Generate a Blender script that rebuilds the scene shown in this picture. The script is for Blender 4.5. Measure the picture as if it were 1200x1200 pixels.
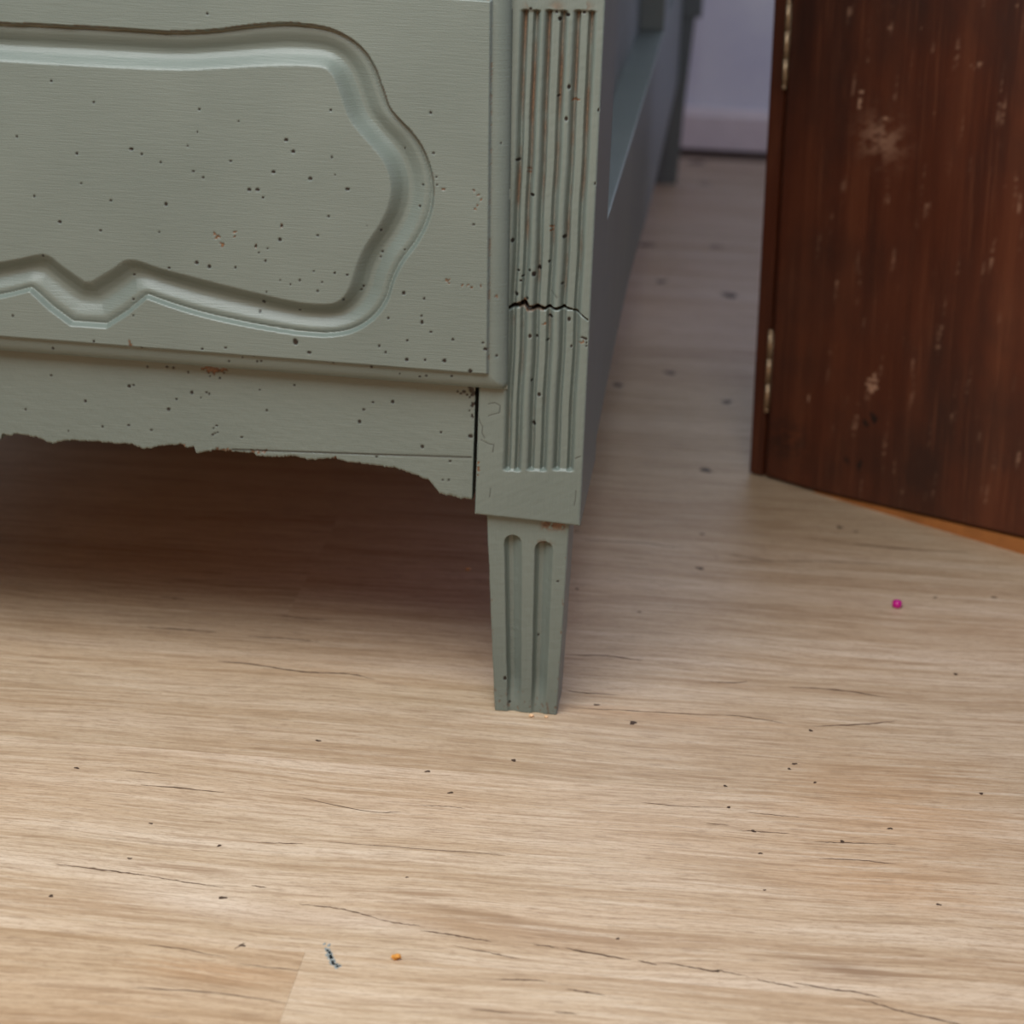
import bpy, bmesh, math, random
import numpy as np
from mathutils import Matrix, Vector

for _o in list(bpy.data.objects):
    bpy.data.objects.remove(_o, do_unlink=True)
SC = bpy.context.scene
COL = SC.collection
random.seed(7)
RNG = np.random.default_rng(11)

# ------------------------------------------------------------------ camera
CAM_POS = Vector((0.0847, -1.4897, 0.6618))
YAW, PITCH, ROLL = math.radians(5.0), math.radians(19.0), math.radians(2.2)
fw = Vector((-math.sin(YAW) * math.cos(PITCH), math.cos(YAW) * math.cos(PITCH), -math.sin(PITCH)))
r0 = Vector((math.cos(YAW), math.sin(YAW), 0))
u0 = r0.cross(fw)
rt = math.cos(ROLL) * r0 + math.sin(ROLL) * u0
up = -math.sin(ROLL) * r0 + math.cos(ROLL) * u0
cd = bpy.data.cameras.new('camera')
cam = bpy.data.objects.new('camera', cd)
COL.objects.link(cam)
cam.matrix_world = Matrix(((rt.x, up.x, -fw.x, CAM_POS.x), (rt.y, up.y, -fw.y, CAM_POS.y),
                           (rt.z, up.z, -fw.z, CAM_POS.z), (0, 0, 0, 1)))
cd.sensor_fit = 'HORIZONTAL'
cd.sensor_width = 36.0
cd.lens = 84.0
cd.clip_start = 0.02
cd.dof.use_dof = True
cd.dof.focus_distance = 1.49
cd.dof.aperture_fstop = 8.0
SC.camera = cam

# ------------------------------------------------------------------ light
world = bpy.data.worlds.new('world')
SC.world = world
world.use_nodes = True
wb = world.node_tree.nodes['Background']
wb.inputs['Color'].default_value = (1.0, 0.82, 0.70, 1)
wb.inputs['Strength'].default_value = 0.10


def area(name, loc, target, sx, sy, power, color):
    ld = bpy.data.lights.new(name, 'AREA')
    ld.shape = 'RECTANGLE'
    ld.size, ld.size_y = sx, sy
    ld.energy = power
    ld.color = color
    lo = bpy.data.objects.new(name, ld)
    COL.objects.link(lo)
    lo.location = loc
    lo.rotation_euler = (Vector(target) - Vector(loc)).to_track_quat('-Z', 'Y').to_euler()
    return lo


area('key_lamp', (-0.30, -0.88, 1.52), (-0.08, -0.10, 0.1), 1.4, 1.0, 41, (0.99, 0.995, 0.985))  # main light: area lamp hung close above the front floor for falloff, no window there
area('warm_fill', (-0.5, -2.5, 0.55), (-0.2, 0.2, 0.1), 2.4, 0.9, 11, (1.0, 0.48, 0.18))  # added fill lamp, imitates warm bounce to lift the shade under the painted cabinet
area('window_cool_side', (2.0, 0.40, 1.3), (0.15, 1.6, 0.3), 1.6, 1.2, 14, (0.62, 0.58, 1.0))
area('back_fill', (0.30, 2.19, 1.25), (0.30, 1.0, 1.05), 1.0, 0.9, 8, (0.62, 0.80, 1.0))  # added area lamp on the wall face, gives the side ledge its cool sheen

SC.view_settings.view_transform = 'Standard'
SC.view_settings.look = 'None'
SC.view_settings.exposure = 0.0
SC.view_settings.gamma = 1.0
SC.view_settings.use_curve_mapping = False

# ------------------------------------------------------------------ measured outlines, metres (x, z) or floor (x, y)
CART_OUTER = [(-0.3239,0.452),(-0.2967,0.4529),(-0.2696,0.4526),(-0.2425,0.455),(-0.2156,0.4595),(-0.1942,0.4616),
    (-0.1727,0.46),(-0.1593,0.4555),(-0.1485,0.4481),(-0.1403,0.437),(-0.1347,0.423),(-0.1307,0.4126),(-0.1247,0.4054),
    (-0.117,0.3984),(-0.1086,0.387),(-0.1028,0.3722),(-0.1013,0.3566),(-0.1042,0.3416),(-0.111,0.3269),(-0.12,0.3137),
    (-0.1258,0.3011),(-0.1294,0.2885),(-0.1369,0.2768),(-0.1484,0.2676),(-0.1622,0.2628),(-0.1817,0.2616),
    (-0.2153,0.2646),(-0.249,0.2699),(-0.2714,0.2753),(-0.2871,0.2801),(-0.2997,0.2685),(-0.314,0.2585),(-0.3283,0.2541)]
CART_INNER = [(-0.3244,0.4271),(-0.2971,0.4279),(-0.2644,0.4285),(-0.2372,0.431),(-0.2048,0.4342),(-0.1768,0.4351),
    (-0.1681,0.4313),(-0.1632,0.4215),(-0.1559,0.4032),(-0.1449,0.3904),(-0.1338,0.3775),(-0.1292,0.3642),
    (-0.1306,0.3505),(-0.1358,0.3382),(-0.1449,0.3233),(-0.1502,0.3108),(-0.1544,0.2966),(-0.1598,0.2878),(-0.168,0.2839),
    (-0.1875,0.2839),(-0.2154,0.2884),(-0.2488,0.2948),(-0.2767,0.3005),(-0.2979,0.3054),(-0.3104,0.2979),(-0.3275,0.2867)]
DRAWER_HOLES = [(-0.2464,0.4642,1.0),(-0.2517,0.4046,1.0),(-0.2266,0.3984,0.75),(-0.253,0.3902,0.75),
    (-0.2593,0.381,0.75),(-0.2957,0.377,1.5),(-0.2891,0.3741,1.0),(-0.2769,0.3695,1.0),(-0.2317,0.3729,1.0),
    (-0.2558,0.365,1.0),(-0.2495,0.3614,1.0),(-0.1962,0.3882,1.5),(-0.1917,0.3811,1.5),(-0.168,0.4085,1.0),
    (-0.167,0.3788,1.0),(-0.2042,0.3675,1.5),(-0.1806,0.3645,1.5),(-0.2198,0.3552,1.5),(-0.2144,0.3555,1.5),
    (-0.2109,0.3506,1.0),(-0.1567,0.3591,1.5),(-0.2738,0.3428,1.5),(-0.1687,0.3409,1.0),(-0.1987,0.3331,1.0),
    (-0.1999,0.3241,1.5),(-0.1755,0.3282,1.0),(-0.2154,0.319,1.0),(-0.2078,0.3179,0.75),(-0.2135,0.3148,0.75),
    (-0.2091,0.3097,1.0),(-0.254,0.3059,1.5),(-0.2458,0.3038,1.5),(-0.2287,0.3042,1.0),(-0.2721,0.3013,1.0),
    (-0.1779,0.3048,0.75),(-0.1642,0.3044,1.0),(-0.1561,0.3037,1.0),(-0.1869,0.2983,1.0),(-0.1723,0.2979,0.75),
    (-0.1752,0.2919,1.0),(-0.1929,0.2952,0.75),(-0.2085,0.2892,0.75),(-0.2114,0.2813,1.5),(-0.214,0.2743,1.0),
    (-0.188,0.2771,1.0),(-0.2972,0.2936,1.0),(-0.2971,0.2781,1.0),(-0.2961,0.2683,0.75),(-0.1466,0.2953,1.0),
    (-0.1479,0.293,1.0),(-0.1349,0.3185,1.0),(-0.1359,0.315,0.75),(-0.1352,0.3336,1.0),(-0.1217,0.3859,0.75),
    (-0.1093,0.3637,1.0),(-0.1111,0.3498,1.0),(-0.12,0.3213,0.75),(-0.1194,0.294,1.5),(-0.1061,0.2911,1.0),
    (-0.1076,0.2797,1.0),(-0.1072,0.2755,1.5),(-0.1013,0.2694,1.0),(-0.1291,0.2769,1.0),(-0.1585,0.287,1.0),
    (-0.1049,0.41,1.0),(-0.1026,0.385,1.0),(-0.2783,0.3244,0.75),(-0.1996,0.2976,0.6),(-0.1648,0.3677,0.6),
    (-0.144,0.3364,0.5),(-0.1003,0.37,0.75),(-0.0998,0.365,0.75),(-0.1899,0.2582,1.5),(-0.087,0.2654,1.0),
    (-0.1165,0.2628,1.0),(-0.2914,0.2468,1.0),(-0.2508,0.2487,1.0),(-0.2353,0.2506,1.0),(-0.2249,0.244,0.75),
    (-0.2171,0.2456,0.6),(-0.1893,0.2572,2.2),(-0.1803,0.2508,1.5),(-0.1648,0.2442,0.75),(-0.1399,0.2429,1.0),
    (-0.2339,0.2405,1.0),(-0.2153,0.2417,1.0),(-0.2125,0.2422,1.0),(-0.1346,0.258,1.0),(-0.1303,0.254,1.0),
    (-0.1165,0.25,1.5),(-0.1046,0.2506,1.0),(-0.0921,0.2508,1.5),(-0.14,0.2431,1.0),(-0.1214,0.2394,0.75),
    (-0.1082,0.2381,1.0),(-0.104,0.2391,1.0),(-0.0874,0.2401,1.0),(-0.075,0.2451,1.5),(-0.1052,0.4103,1.0),
    (-0.1026,0.385,1.0),(-0.0608,0.3928,0.75),(-0.0758,0.3411,1.0),(-0.0869,0.2652,1.0),(-0.0674,0.2644,1.0),
    (-0.0658,0.2602,1.5),(-0.0752,0.245,1.5),(-0.0587,0.2553,1.0),(-0.0919,0.2509,1.5),(-0.0874,0.24,0.75),
    (-0.3194,0.4054,1),(-0.3466,0.4174,1),(-0.3312,0.3722,1.2),(-0.3598,0.3431,1),(-0.3434,0.3273,1.4),(-0.3167,0.3233,1),
    (-0.3698,0.381,1),(-0.3288,0.3531,0.8),(-0.3553,0.3042,1),(-0.3096,0.3431,1),(-0.3764,0.2632,1),(-0.3514,0.2417,1.2),
    (-0.3227,0.2493,1)]
DRAWER_CHIPS = [(-0.2422,0.3254,1.0),(-0.2403,0.3236,1.5),(-0.2292,0.3274,1.0),(-0.2292,0.3243,0.75),
    (-0.2372,0.3186,1.5),(-0.2154,0.3188,1.0),(-0.0955,0.3625,1.0),(-0.0921,0.304,1.0),(-0.0906,0.3023,0.75),
    (-0.1987,0.3331,1.0),(-0.0602,0.2945,1.0),(-0.082,0.3012,0.75),(-0.0784,0.3017,0.75),(-0.076,0.3003,0.75),
    (-0.0701,0.3015,0.75),(-0.0906,0.3045,0.75),(-0.0765,0.3628,0.75),(-0.0735,0.36,0.75),(-0.0716,0.3571,0.75),
    (-0.0738,0.3535,0.75),(-0.0753,0.351,0.75),(-0.2986,0.2491,1.5)]
APRON_HOLES = [(-0.2913,0.2299,1.0),(-0.2781,0.2307,1.0),(-0.2738,0.2304,1.0),(-0.264,0.2279,1.0),
    (-0.2399,0.2288,0.75),(-0.2494,0.2259,0.75),(-0.2428,0.2251,1.0),(-0.1929,0.2235,1.0),(-0.3009,0.2165,1.0),
    (-0.3038,0.2156,1.5),(-0.2616,0.2139,1.5),(-0.2517,0.2146,1.0),(-0.25,0.2137,1.0),(-0.2719,0.2087,1.0),
    (-0.2556,0.2108,0.75),(-0.2774,0.2013,1.5),(-0.2113,0.205,1.0),(-0.2161,0.2187,0.75),(-0.2892,0.1861,1.0),
    (-0.3046,0.1884,1.0),(-0.2451,0.192,1.0),(-0.2478,0.1856,1.0),(-0.2461,0.1866,0.75),(-0.2444,0.1873,0.75),
    (-0.2472,0.1901,0.75),(-0.2282,0.1851,1.0),(-0.1405,0.2151,1.0),(-0.1465,0.2097,1.0),(-0.1492,0.2013,1.0),
    (-0.1405,0.2151,1.0),(-0.1274,0.2163,1.5),(-0.1467,0.2097,1.0),(-0.1492,0.2012,1.5),(-0.0949,0.1975,1.0),
    (-0.0752,0.1961,1.9),(-0.107,0.1868,1.5),(-0.1374,0.1778,1.0),(-0.0883,0.178,1.0),(-0.0889,0.1649,1.0),
    (-0.0929,0.1646,0.75),(-0.0766,0.2136,0.75),(-0.0847,0.2262,1.0),(-0.0826,0.2249,1.0),(-0.0805,0.2264,1.5),
    (-0.0784,0.2244,1.0),(-0.0765,0.2228,1.0),(-0.3566,0.2196,1),(-0.3338,0.2033,1.2),(-0.3747,0.1947,1),
    (-0.3225,0.1863,1),(-0.3459,0.1817,0.8)]
APRON_CHIPS = [(-0.2535,0.2309,1.0),(-0.2506,0.2305,1.5),(-0.2471,0.2304,1.9),(-0.2435,0.2306,1.5),
    (-0.2399,0.2314,1.0),(-0.2206,0.1757,1.0),(-0.217,0.1759,1.0),(-0.2127,0.1762,1.0),(-0.2444,0.1751,1.0),
    (-0.2401,0.1751,1.0),(-0.2372,0.1756,1.0),(-0.2676,0.1761,1.0),(-0.1653,0.1745,1.0)]
APRON_EDGE = [(-0.393,0.1714),(-0.3579,0.1719),(-0.3053,0.1752),(-0.2838,0.1754),(-0.2693,0.1773),(-0.2664,0.1751),
    (-0.2606,0.1761),(-0.2473,0.1752),(-0.2346,0.1743),(-0.2213,0.1746),(-0.2184,0.1727),(-0.2098,0.1724),
    (-0.1925,0.1742),(-0.1839,0.1724),(-0.1656,0.1748),(-0.1581,0.1726),(-0.1466,0.1719),(-0.1398,0.1721),
    (-0.1237,0.1699),(-0.1122,0.1671),(-0.1024,0.1639),(-0.0977,0.1586),(-0.0942,0.1544),(-0.0862,0.1534),
    (-0.0804,0.1523),(-0.0733,0.1525)]
APRON_SEAM = [(-0.2346,0.1761),(-0.1897,0.1776),(-0.1382,0.1793),(-0.0745,0.1816)]
POST_HOLES = [(-0.046,0.4756,1.0),(-0.0299,0.4743,1.0),(-0.0129,0.4748,1.0),(-0.0229,0.473,1.5),(-0.0278,0.4702,1.5),
    (-0.0202,0.4288,1.5),(-0.0211,0.4088,1.5),(-0.0006,0.4154,1.5),(-0.0504,0.3812,1.5),(-0.0009,0.369,1.0),
    (-0.0406,0.3595,1.5),(-0.0267,0.4225,1.0),(-0.052,0.3295,1.5),(-0.0189,0.3338,1.5),(-0.028,0.317,1.0),
    (-0.0476,0.31,1.0),(-0.0404,0.3107,1.0),(-0.0375,0.3084,1.8),(-0.0341,0.3121,1.5),(-0.0446,0.3064,1.0),
    (-0.0458,0.3033,1.0),(-0.0191,0.3032,1.0),(-0.0483,0.2944,1.5),(-0.0412,0.2923,1.0),(-0.0257,0.281,1.5),
    (-0.0137,0.2799,1.5),(-0.0384,0.2675,1.5),(-0.0341,0.2668,1.0),(-0.0271,0.265,1.0),(-0.0114,0.262,1.0),
    (-0.0362,0.2377,1.0),(-0.031,0.2282,1.5),(-0.0336,0.2082,1.5),(-0.0045,0.2686,1.0),(-0.0033,0.2682,1.0),
    (-0.0021,0.2678,1.0),(-0.0017,0.2653,0.75),(-0.0016,0.2631,0.75),(-0.0339,0.2084,1.0)]
POST_CHIPS = [(-0.0055,0.2651,0.75),(-0.0038,0.2658,0.75),(-0.0271,0.3372,1.0),(-0.0272,0.3396,1.0),
    (-0.0293,0.2759,1.0),(-0.0425,0.291,1.0),(-0.041,0.285,1.0),(-0.0158,0.4209,1.5),(-0.043,0.3758,1.0),
    (-0.043,0.3735,1.0),(-0.0706,0.1807,1.0),(-0.0705,0.1785,1.5),(-0.0703,0.1763,1.5),(-0.0703,0.1741,1.5),
    (-0.0703,0.1712,1.0)]
POST_CRACK = [(-0.0524,0.2851,2.4),(-0.0471,0.2871,2.6),(-0.0424,0.2886,3.2),(-0.0405,0.2856,3.2),
    (-0.0375,0.2859,2.8),(-0.0327,0.2865,2.2),(-0.0297,0.2857,1.8),(-0.0274,0.287,1.8),(-0.0232,0.2861,1.6),
    (-0.0173,0.2874,1.8),(-0.0113,0.2862,0.7),(-0.0064,0.2837,0.5),(-0.0015,0.2803,0.4)]
FLOOR_SPECKS = [(-0.1628,-0.0631,1.3),(-0.0853,-0.0973,1.3),(-0.0668,-0.1259,1.3),(0.0795,0.4007,1.6),
    (0.0795,0.3176,2.4),(0.036,0.2121,1.2),(0.1949,0.4419,2.2),(0.2082,0.4336,1.4),(0.0155,0.0295,1.4),
    (0.0422,0.0037,2.2),(0.1626,0.0128,1.3),(0.151,-0.0432,1.3),(0.1475,-0.0518,1.1),(0.1062,-0.0852,1.1),
    (0.1088,-0.1161,1.1),(0.1245,-0.1471,1.3),(0.1789,-0.1517,1.2),(0.1288,-0.1765,1),(0.2092,-0.1288,1.2),
    (-0.0321,-0.0707,1.5),(0.1639,-0.0698,1),(0.0783,0.5762,2.4),(0.0942,0.8026,2.4),(-0.0167,0.8397,2.6),
    (0.0906,1.252,4.5),(0.0697,1.51,3),(0.0294,2.0793,5.5),(0.0459,1.9235,3.2),(-0.0178,1.4968,4),(0.0086,1.3006,3),
    (0.0339,0.8969,2.6),(-0.1945,-0.222,1.1),(-0.2416,-0.2003,0.9),(-0.1787,-0.2854,1.6),(-0.1564,-0.3375,1.2),
    (-0.2429,-0.2471,1),(-0.3068,-0.1317,1.2),(-0.2753,-0.2996,1.2),(0.2692,0.1323,1.4),(0.2706,-0.0675,1.2),
    (0.2327,-0.2243,1.1),(-0.0146,0.2522,1.2),(-0.0247,0.3881,1),(0.1314,-0.2234,0.7),(-0.078,-0.2429,0.7),
    (0.0491,-0.2956,0.9),(0.3115,0.2974,1.6),(0.2649,0.2882,1.2)]
FLOOR_CRACKS = [(0.5,[(-0.0886,-0.295),(-0.0734,-0.2987),(-0.0624,-0.2993)]),(0.7,[(-0.0617,-0.3047),(-0.047,-0.3062),
    (-0.0347,-0.3083),(-0.02,-0.3107)]),(0.7,[(0.0027,-0.3101),(0.0099,-0.3104),(0.0172,-0.3118)]),(0.9,[(0.0207,-0.3112),
    (0.034,-0.3141),(0.058,-0.3182)]),(0.4,[(-0.0406,-0.319),(-0.0125,-0.3251),(-0.0028,-0.3271)]),
    (0.4,[(-0.0846,-0.1473),(-0.0673,-0.1458),(-0.0551,-0.1467)]),(0.6,[(-0.0145,-0.3511),(-0.0007,-0.3493),
    (0.0132,-0.3489)]),(0.8,[(0.0242,-0.355),(0.0347,-0.3567),(0.0463,-0.3582)]),(0.4,[(-0.0235,-0.3839),
    (-0.0018,-0.3848)]),(0.5,[(0.0205,-0.3801),(0.033,-0.3802)]),(0.7,[(0.0615,-0.3183),(0.0723,-0.3211)]),
    (0.8,[(0.0757,-0.3181),(0.0922,-0.3208),(0.1052,-0.3234),(0.1063,-0.322),(0.1227,-0.3259)]),(0.6,[(0.1274,-0.3283),
    (0.1379,-0.3308),(0.1494,-0.3335)]),(0.8,[(0.1472,-0.3281),(0.1679,-0.3323),(0.1794,-0.3327),(0.1942,-0.3364)]),
    (0.7,[(0.1792,-0.3399),(0.1927,-0.344),(0.2027,-0.3488),(0.2238,-0.3548),(0.2673,-0.3694)]),(0.4,[(0.0952,-0.1415),
    (0.1097,-0.1414)]),(0.5,[(0.1138,-0.1478),(0.1269,-0.1473),(0.1466,-0.1462)]),(0.5,[(0.1622,-0.1549),(0.1791,-0.1535),
    (0.2118,-0.1501)]),(0.4,[(0.1202,-0.1215),(0.1402,-0.1222),(0.1548,-0.1227)]),(0.5,[(0.1643,-0.1775),(0.1849,-0.1753),
    (0.2104,-0.1766)]),(0.4,[(0.0529,-0.1185),(0.0772,-0.1198),(0.1054,-0.117)]),(0.9,[(-0.2837,-0.2613),
    (-0.2575,-0.2636),(-0.2373,-0.2655),(-0.2289,-0.2662)]),(0.5,[(-0.2289,-0.2662),(-0.2117,-0.2692),(-0.1948,-0.2716),
    (-0.1794,-0.273)]),(0.6,[(-0.1654,-0.2679),(-0.1563,-0.2696)]),(0.6,[(-0.1345,-0.2856),(-0.1146,-0.2866),
    (-0.1018,-0.2896),(-0.0874,-0.2948)]),(0.6,[(-0.1597,-0.3423),(-0.1569,-0.3359),(-0.1553,-0.3349)]),
    (0.5,[(-0.2608,-0.149),(-0.2268,-0.1483)]),(0.4,[(-0.2117,-0.345),(-0.1873,-0.3469),(-0.1623,-0.3522)]),
    (0.5,[(-0.2058,-0.3915),(-0.1658,-0.3894),(-0.1189,-0.3939)]),(0.4,[(-0.154,-0.3579),(-0.1185,-0.359)]),
    (1.0,[(-0.327,0.1103),(-0.2931,0.1116),(-0.2686,0.111)]),(0.9,[(-0.2459,0.1076),(-0.2146,0.1084),(-0.1924,0.1063)]),
    (1.0,[(-0.257,0.0582),(-0.233,0.0566),(-0.1941,0.05),(-0.1617,0.0519),(-0.142,0.0454)]),(0.8,[(-0.233,0.1531),
    (-0.2126,0.1503),(-0.1929,0.1508)]),(0.8,[(-0.3278,0.1739),(-0.3069,0.171)]),(0.5,[(-0.2753,-0.1297),
    (-0.2537,-0.1308)]),(0.6,[(-0.2452,-0.1487),(-0.2071,-0.1506)]),(0.5,[(-0.1573,-0.1498),(-0.1141,-0.1609),
    (-0.0939,-0.1588)]),(0.5,[(-0.1733,-0.214),(-0.1459,-0.2114)]),(0.4,[(-0.1308,-0.2066),(-0.0594,-0.2052),
    (-0.0237,-0.2055)]),(0.9,[(-0.0136,0.1155),(0.0171,0.1194),(0.0435,0.115)]),(0.7,[(0.0915,0.0843),(0.11,0.0866),
    (0.1192,0.0907)]),(0.8,[(0.1494,0.0861),(0.184,0.0867),(0.2227,0.0791)]),(0.9,[(0.1643,0.0202),(0.1956,0.0287),
    (0.2206,0.0388)]),(0.6,[(0.1017,0.0282),(0.1152,0.0279),(0.1443,0.022)]),(0.9,[(-0.0199,0.3663),(0.0313,0.3686),
    (0.0639,0.3616)]),(1.0,[(0.1015,0.3548),(0.1387,0.3466)]),(0.9,[(0.1662,0.4084),(0.2389,0.3986),(0.3007,0.399)]),
    (0.7,[(-0.0085,0.0508),(0.0054,0.0488),(0.0306,0.0494)]),(0.6,[(-0.0017,0.0216),(0.0479,0.0239),(0.1017,0.0271)]),
    (0.8,[(0.0965,0.3342),(0.1653,0.3519),(0.2369,0.3585)])]
POST_HAIR = [[(-0.0705,0.2123),(-0.0689,0.2073),(-0.0671,0.2045),(-0.0673,0.2001),(-0.0655,0.1965)],[(-0.0637,0.2204),
    (-0.0596,0.2213),(-0.056,0.2195),(-0.0563,0.2147),(-0.0621,0.2127),(-0.0635,0.212)],[(-0.0718,0.2187),
    (-0.0706,0.2159),(-0.0708,0.2122)],[(-0.0678,0.1953),(-0.0628,0.193),(-0.0593,0.1925),
    (-0.0598,0.1874)],[(-0.0039,0.1646),(-0.004,0.1587),(-0.0046,0.1542)],[(-0.0022,0.1883),
    (-0.0056,0.1866)],[(-0.0604,0.1622),(-0.0609,0.1562)],[(-0.026,0.2975),(-0.0236,0.2958),
    (-0.0221,0.2937)],[(-0.0063,0.2685),(-0.0033,0.2682),(-0.0015,0.2673)]]

# ------------------------------------------------------------------ material helpers


class NT:
    def __init__(self, name):
        self.m = bpy.data.materials.new(name)
        self.m.use_nodes = True
        self.t = self.m.node_tree
        self.b = self.t.nodes['Principled BSDF']

    def n(self, kind, **kw):
        nd = self.t.nodes.new(kind)
        for k, v in kw.items():
            setattr(nd, k, v)
        return nd

    def l(self, a, b):
        self.t.links.new(a, b)

    def coords(self, space='Object', scale=(1, 1, 1), rot=(0, 0, 0), offset=None):
        if space == 'World':
            src = self.n('ShaderNodeNewGeometry').outputs['Position']
        else:
            src = self.n('ShaderNodeTexCoord').outputs[space]
        if offset is not None:
            ad = self.n('ShaderNodeVectorMath', operation='ADD')
            self.l(src, ad.inputs[0])
            self.l(offset, ad.inputs[1])
            src = ad.outputs[0]
        mp = self.n('ShaderNodeMapping')
        mp.inputs['Scale'].default_value = scale
        mp.inputs['Rotation'].default_value = rot
        self.l(src, mp.inputs['Vector'])
        return mp.outputs['Vector']

    def noise(self, vec, scale=1.0, detail=4.0, rough=0.55, dist=0.0):
        nd = self.n('ShaderNodeTexNoise')
        nd.inputs['Scale'].default_value = scale
        nd.inputs['Detail'].default_value = detail
        nd.inputs['Roughness'].default_value = rough
        nd.inputs['Distortion'].default_value = dist
        self.l(vec, nd.inputs['Vector'])
        return nd.outputs['Fac']

    def ramp(self, fac, stops, interp='LINEAR'):
        nd = self.n('ShaderNodeValToRGB')
        cr = nd.color_ramp
        cr.interpolation = interp
        while len(cr.elements) < len(stops):
            cr.elements.new(0.5)
        for e, (p, c) in zip(cr.elements, stops):
            e.position = p
            e.color = (c, c, c, 1) if isinstance(c, (int, float)) else (*c, 1)
        self.l(fac, nd.inputs['Fac'])
        return nd.outputs['Color']

    def mix(self, fac, a, b, mode='MIX'):
        nd = self.n('ShaderNodeMix', data_type='RGBA', blend_type=mode)
        nd.clamp_factor = True
        if isinstance(fac, (int, float)):
            nd.inputs[0].default_value = fac
        else:
            self.l(fac, nd.inputs[0])
        for i, v in ((6, a), (7, b)):
            if isinstance(v, tuple):
                nd.inputs[i].default_value = (*v, 1)
            else:
                self.l(v, nd.inputs[i])
        return nd.outputs[2]

    def math(self, op, a, b=None):
        nd = self.n('ShaderNodeMath', operation=op)
        for i, v in ((0, a), (1, b)):
            if v is None:
                continue
            if isinstance(v, (int, float)):
                nd.inputs[i].default_value = v
            else:
                self.l(v, nd.inputs[i])
        return nd.outputs[0]

    def attr(self, name):
        return self.n('ShaderNodeAttribute', attribute_name=name).outputs['Fac']

    def bump(self, height, strength, dist=0.001):
        nd = self.n('ShaderNodeBump')
        nd.inputs['Strength'].default_value = strength
        nd.inputs['Distance'].default_value = dist
        self.l(height, nd.inputs['Height'])
        self.l(nd.outputs['Normal'], self.b.inputs['Normal'])

    def out(self, color, rough, spec=0.5):
        if isinstance(color, tuple):
            self.b.inputs['Base Color'].default_value = (*color, 1)
        else:
            self.l(color, self.b.inputs['Base Color'])
        if isinstance(rough, (int, float)):
            self.b.inputs['Roughness'].default_value = rough
        else:
            self.l(rough, self.b.inputs['Roughness'])
        self.b.inputs['Specular IOR Level'].default_value = spec
        return self.m


def paint_material(name, stretch, tint=(1, 1, 1)):
    """grey-green chalky paint with brush marks; attributes 'wood' and 'hole' bare the timber"""
    k = NT(name)
    big = k.noise(k.coords('World', (9, 9, 9)), 1.0, 3, 0.5)
    fine = k.noise(k.coords('World', stretch), 1.0, 5, 0.6)
    grit = k.noise(k.coords('World', (900, 900, 900)), 1.0, 2, 0.5)
    c1 = k.ramp(big, [(0.3, tuple(a * b for a, b in zip((0.111, 0.141, 0.128), tint))),
                      (0.7, tuple(a * b for a, b in zip((0.133, 0.164, 0.148), tint)))])
    c2 = k.mix(k.ramp(fine, [(0.35, 0.0), (0.75, 0.22)]), c1, (0.162, 0.195, 0.178))
    wn = k.noise(k.coords('World', (500, 500, 500)), 1.0, 4, 0.7)
    wood = k.ramp(wn, [(0.3, (0.045, 0.024, 0.014)), (0.7, (0.18, 0.095, 0.048))])
    c3 = k.mix(k.attr('wood'), c2, wood)
    c4 = k.mix(k.attr('hole'), c3, (0.006, 0.004, 0.003))
    h = k.math('ADD', k.math('MULTIPLY', fine, 1.0), k.math('MULTIPLY', grit, 0.35))
    k.bump(h, 0.40, 0.0006)
    return k.out(c4, 0.42, 0.5)


HEART, SAP, WARM = (0.27, 0.175, 0.105), (0.66, 0.56, 0.45), (0.47, 0.300, 0.170)
FIGURE = [(-0.020, -0.285, 0.100, 0.010, -0.20, HEART, 0.6), (-0.065, -0.262, 0.030, 0.008, -0.10, HEART, 0.6),
          (-0.185, -0.292, 0.085, 0.020, -0.15, SAP, 0.8), (-0.095, -0.300, 0.060, 0.016, -0.12, SAP, 0.6),
          (0.178, -0.309, 0.048, 0.013, -0.15, (0.20, 0.125, 0.08), 0.7), (-0.205, -0.255, 0.060, 0.007, -0.12, HEART, 0.55),
          (0.21, -0.10, 0.10, 0.10, -0.05, WARM, 0.6), (-0.165, -0.368, 0.060, 0.014, -0.05, WARM, 0.6),
          (0.005, -0.392, 0.055, 0.012, -0.15, HEART, 0.45), (0.210, -0.205, 0.09, 0.04, -0.1, WARM, 0.6),
          (0.06, 0.02, 0.12, 0.012, -0.03, WARM, 0.5), (0.10, 0.235, 0.16, 0.02, 0.0, HEART, 0.35)]


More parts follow.
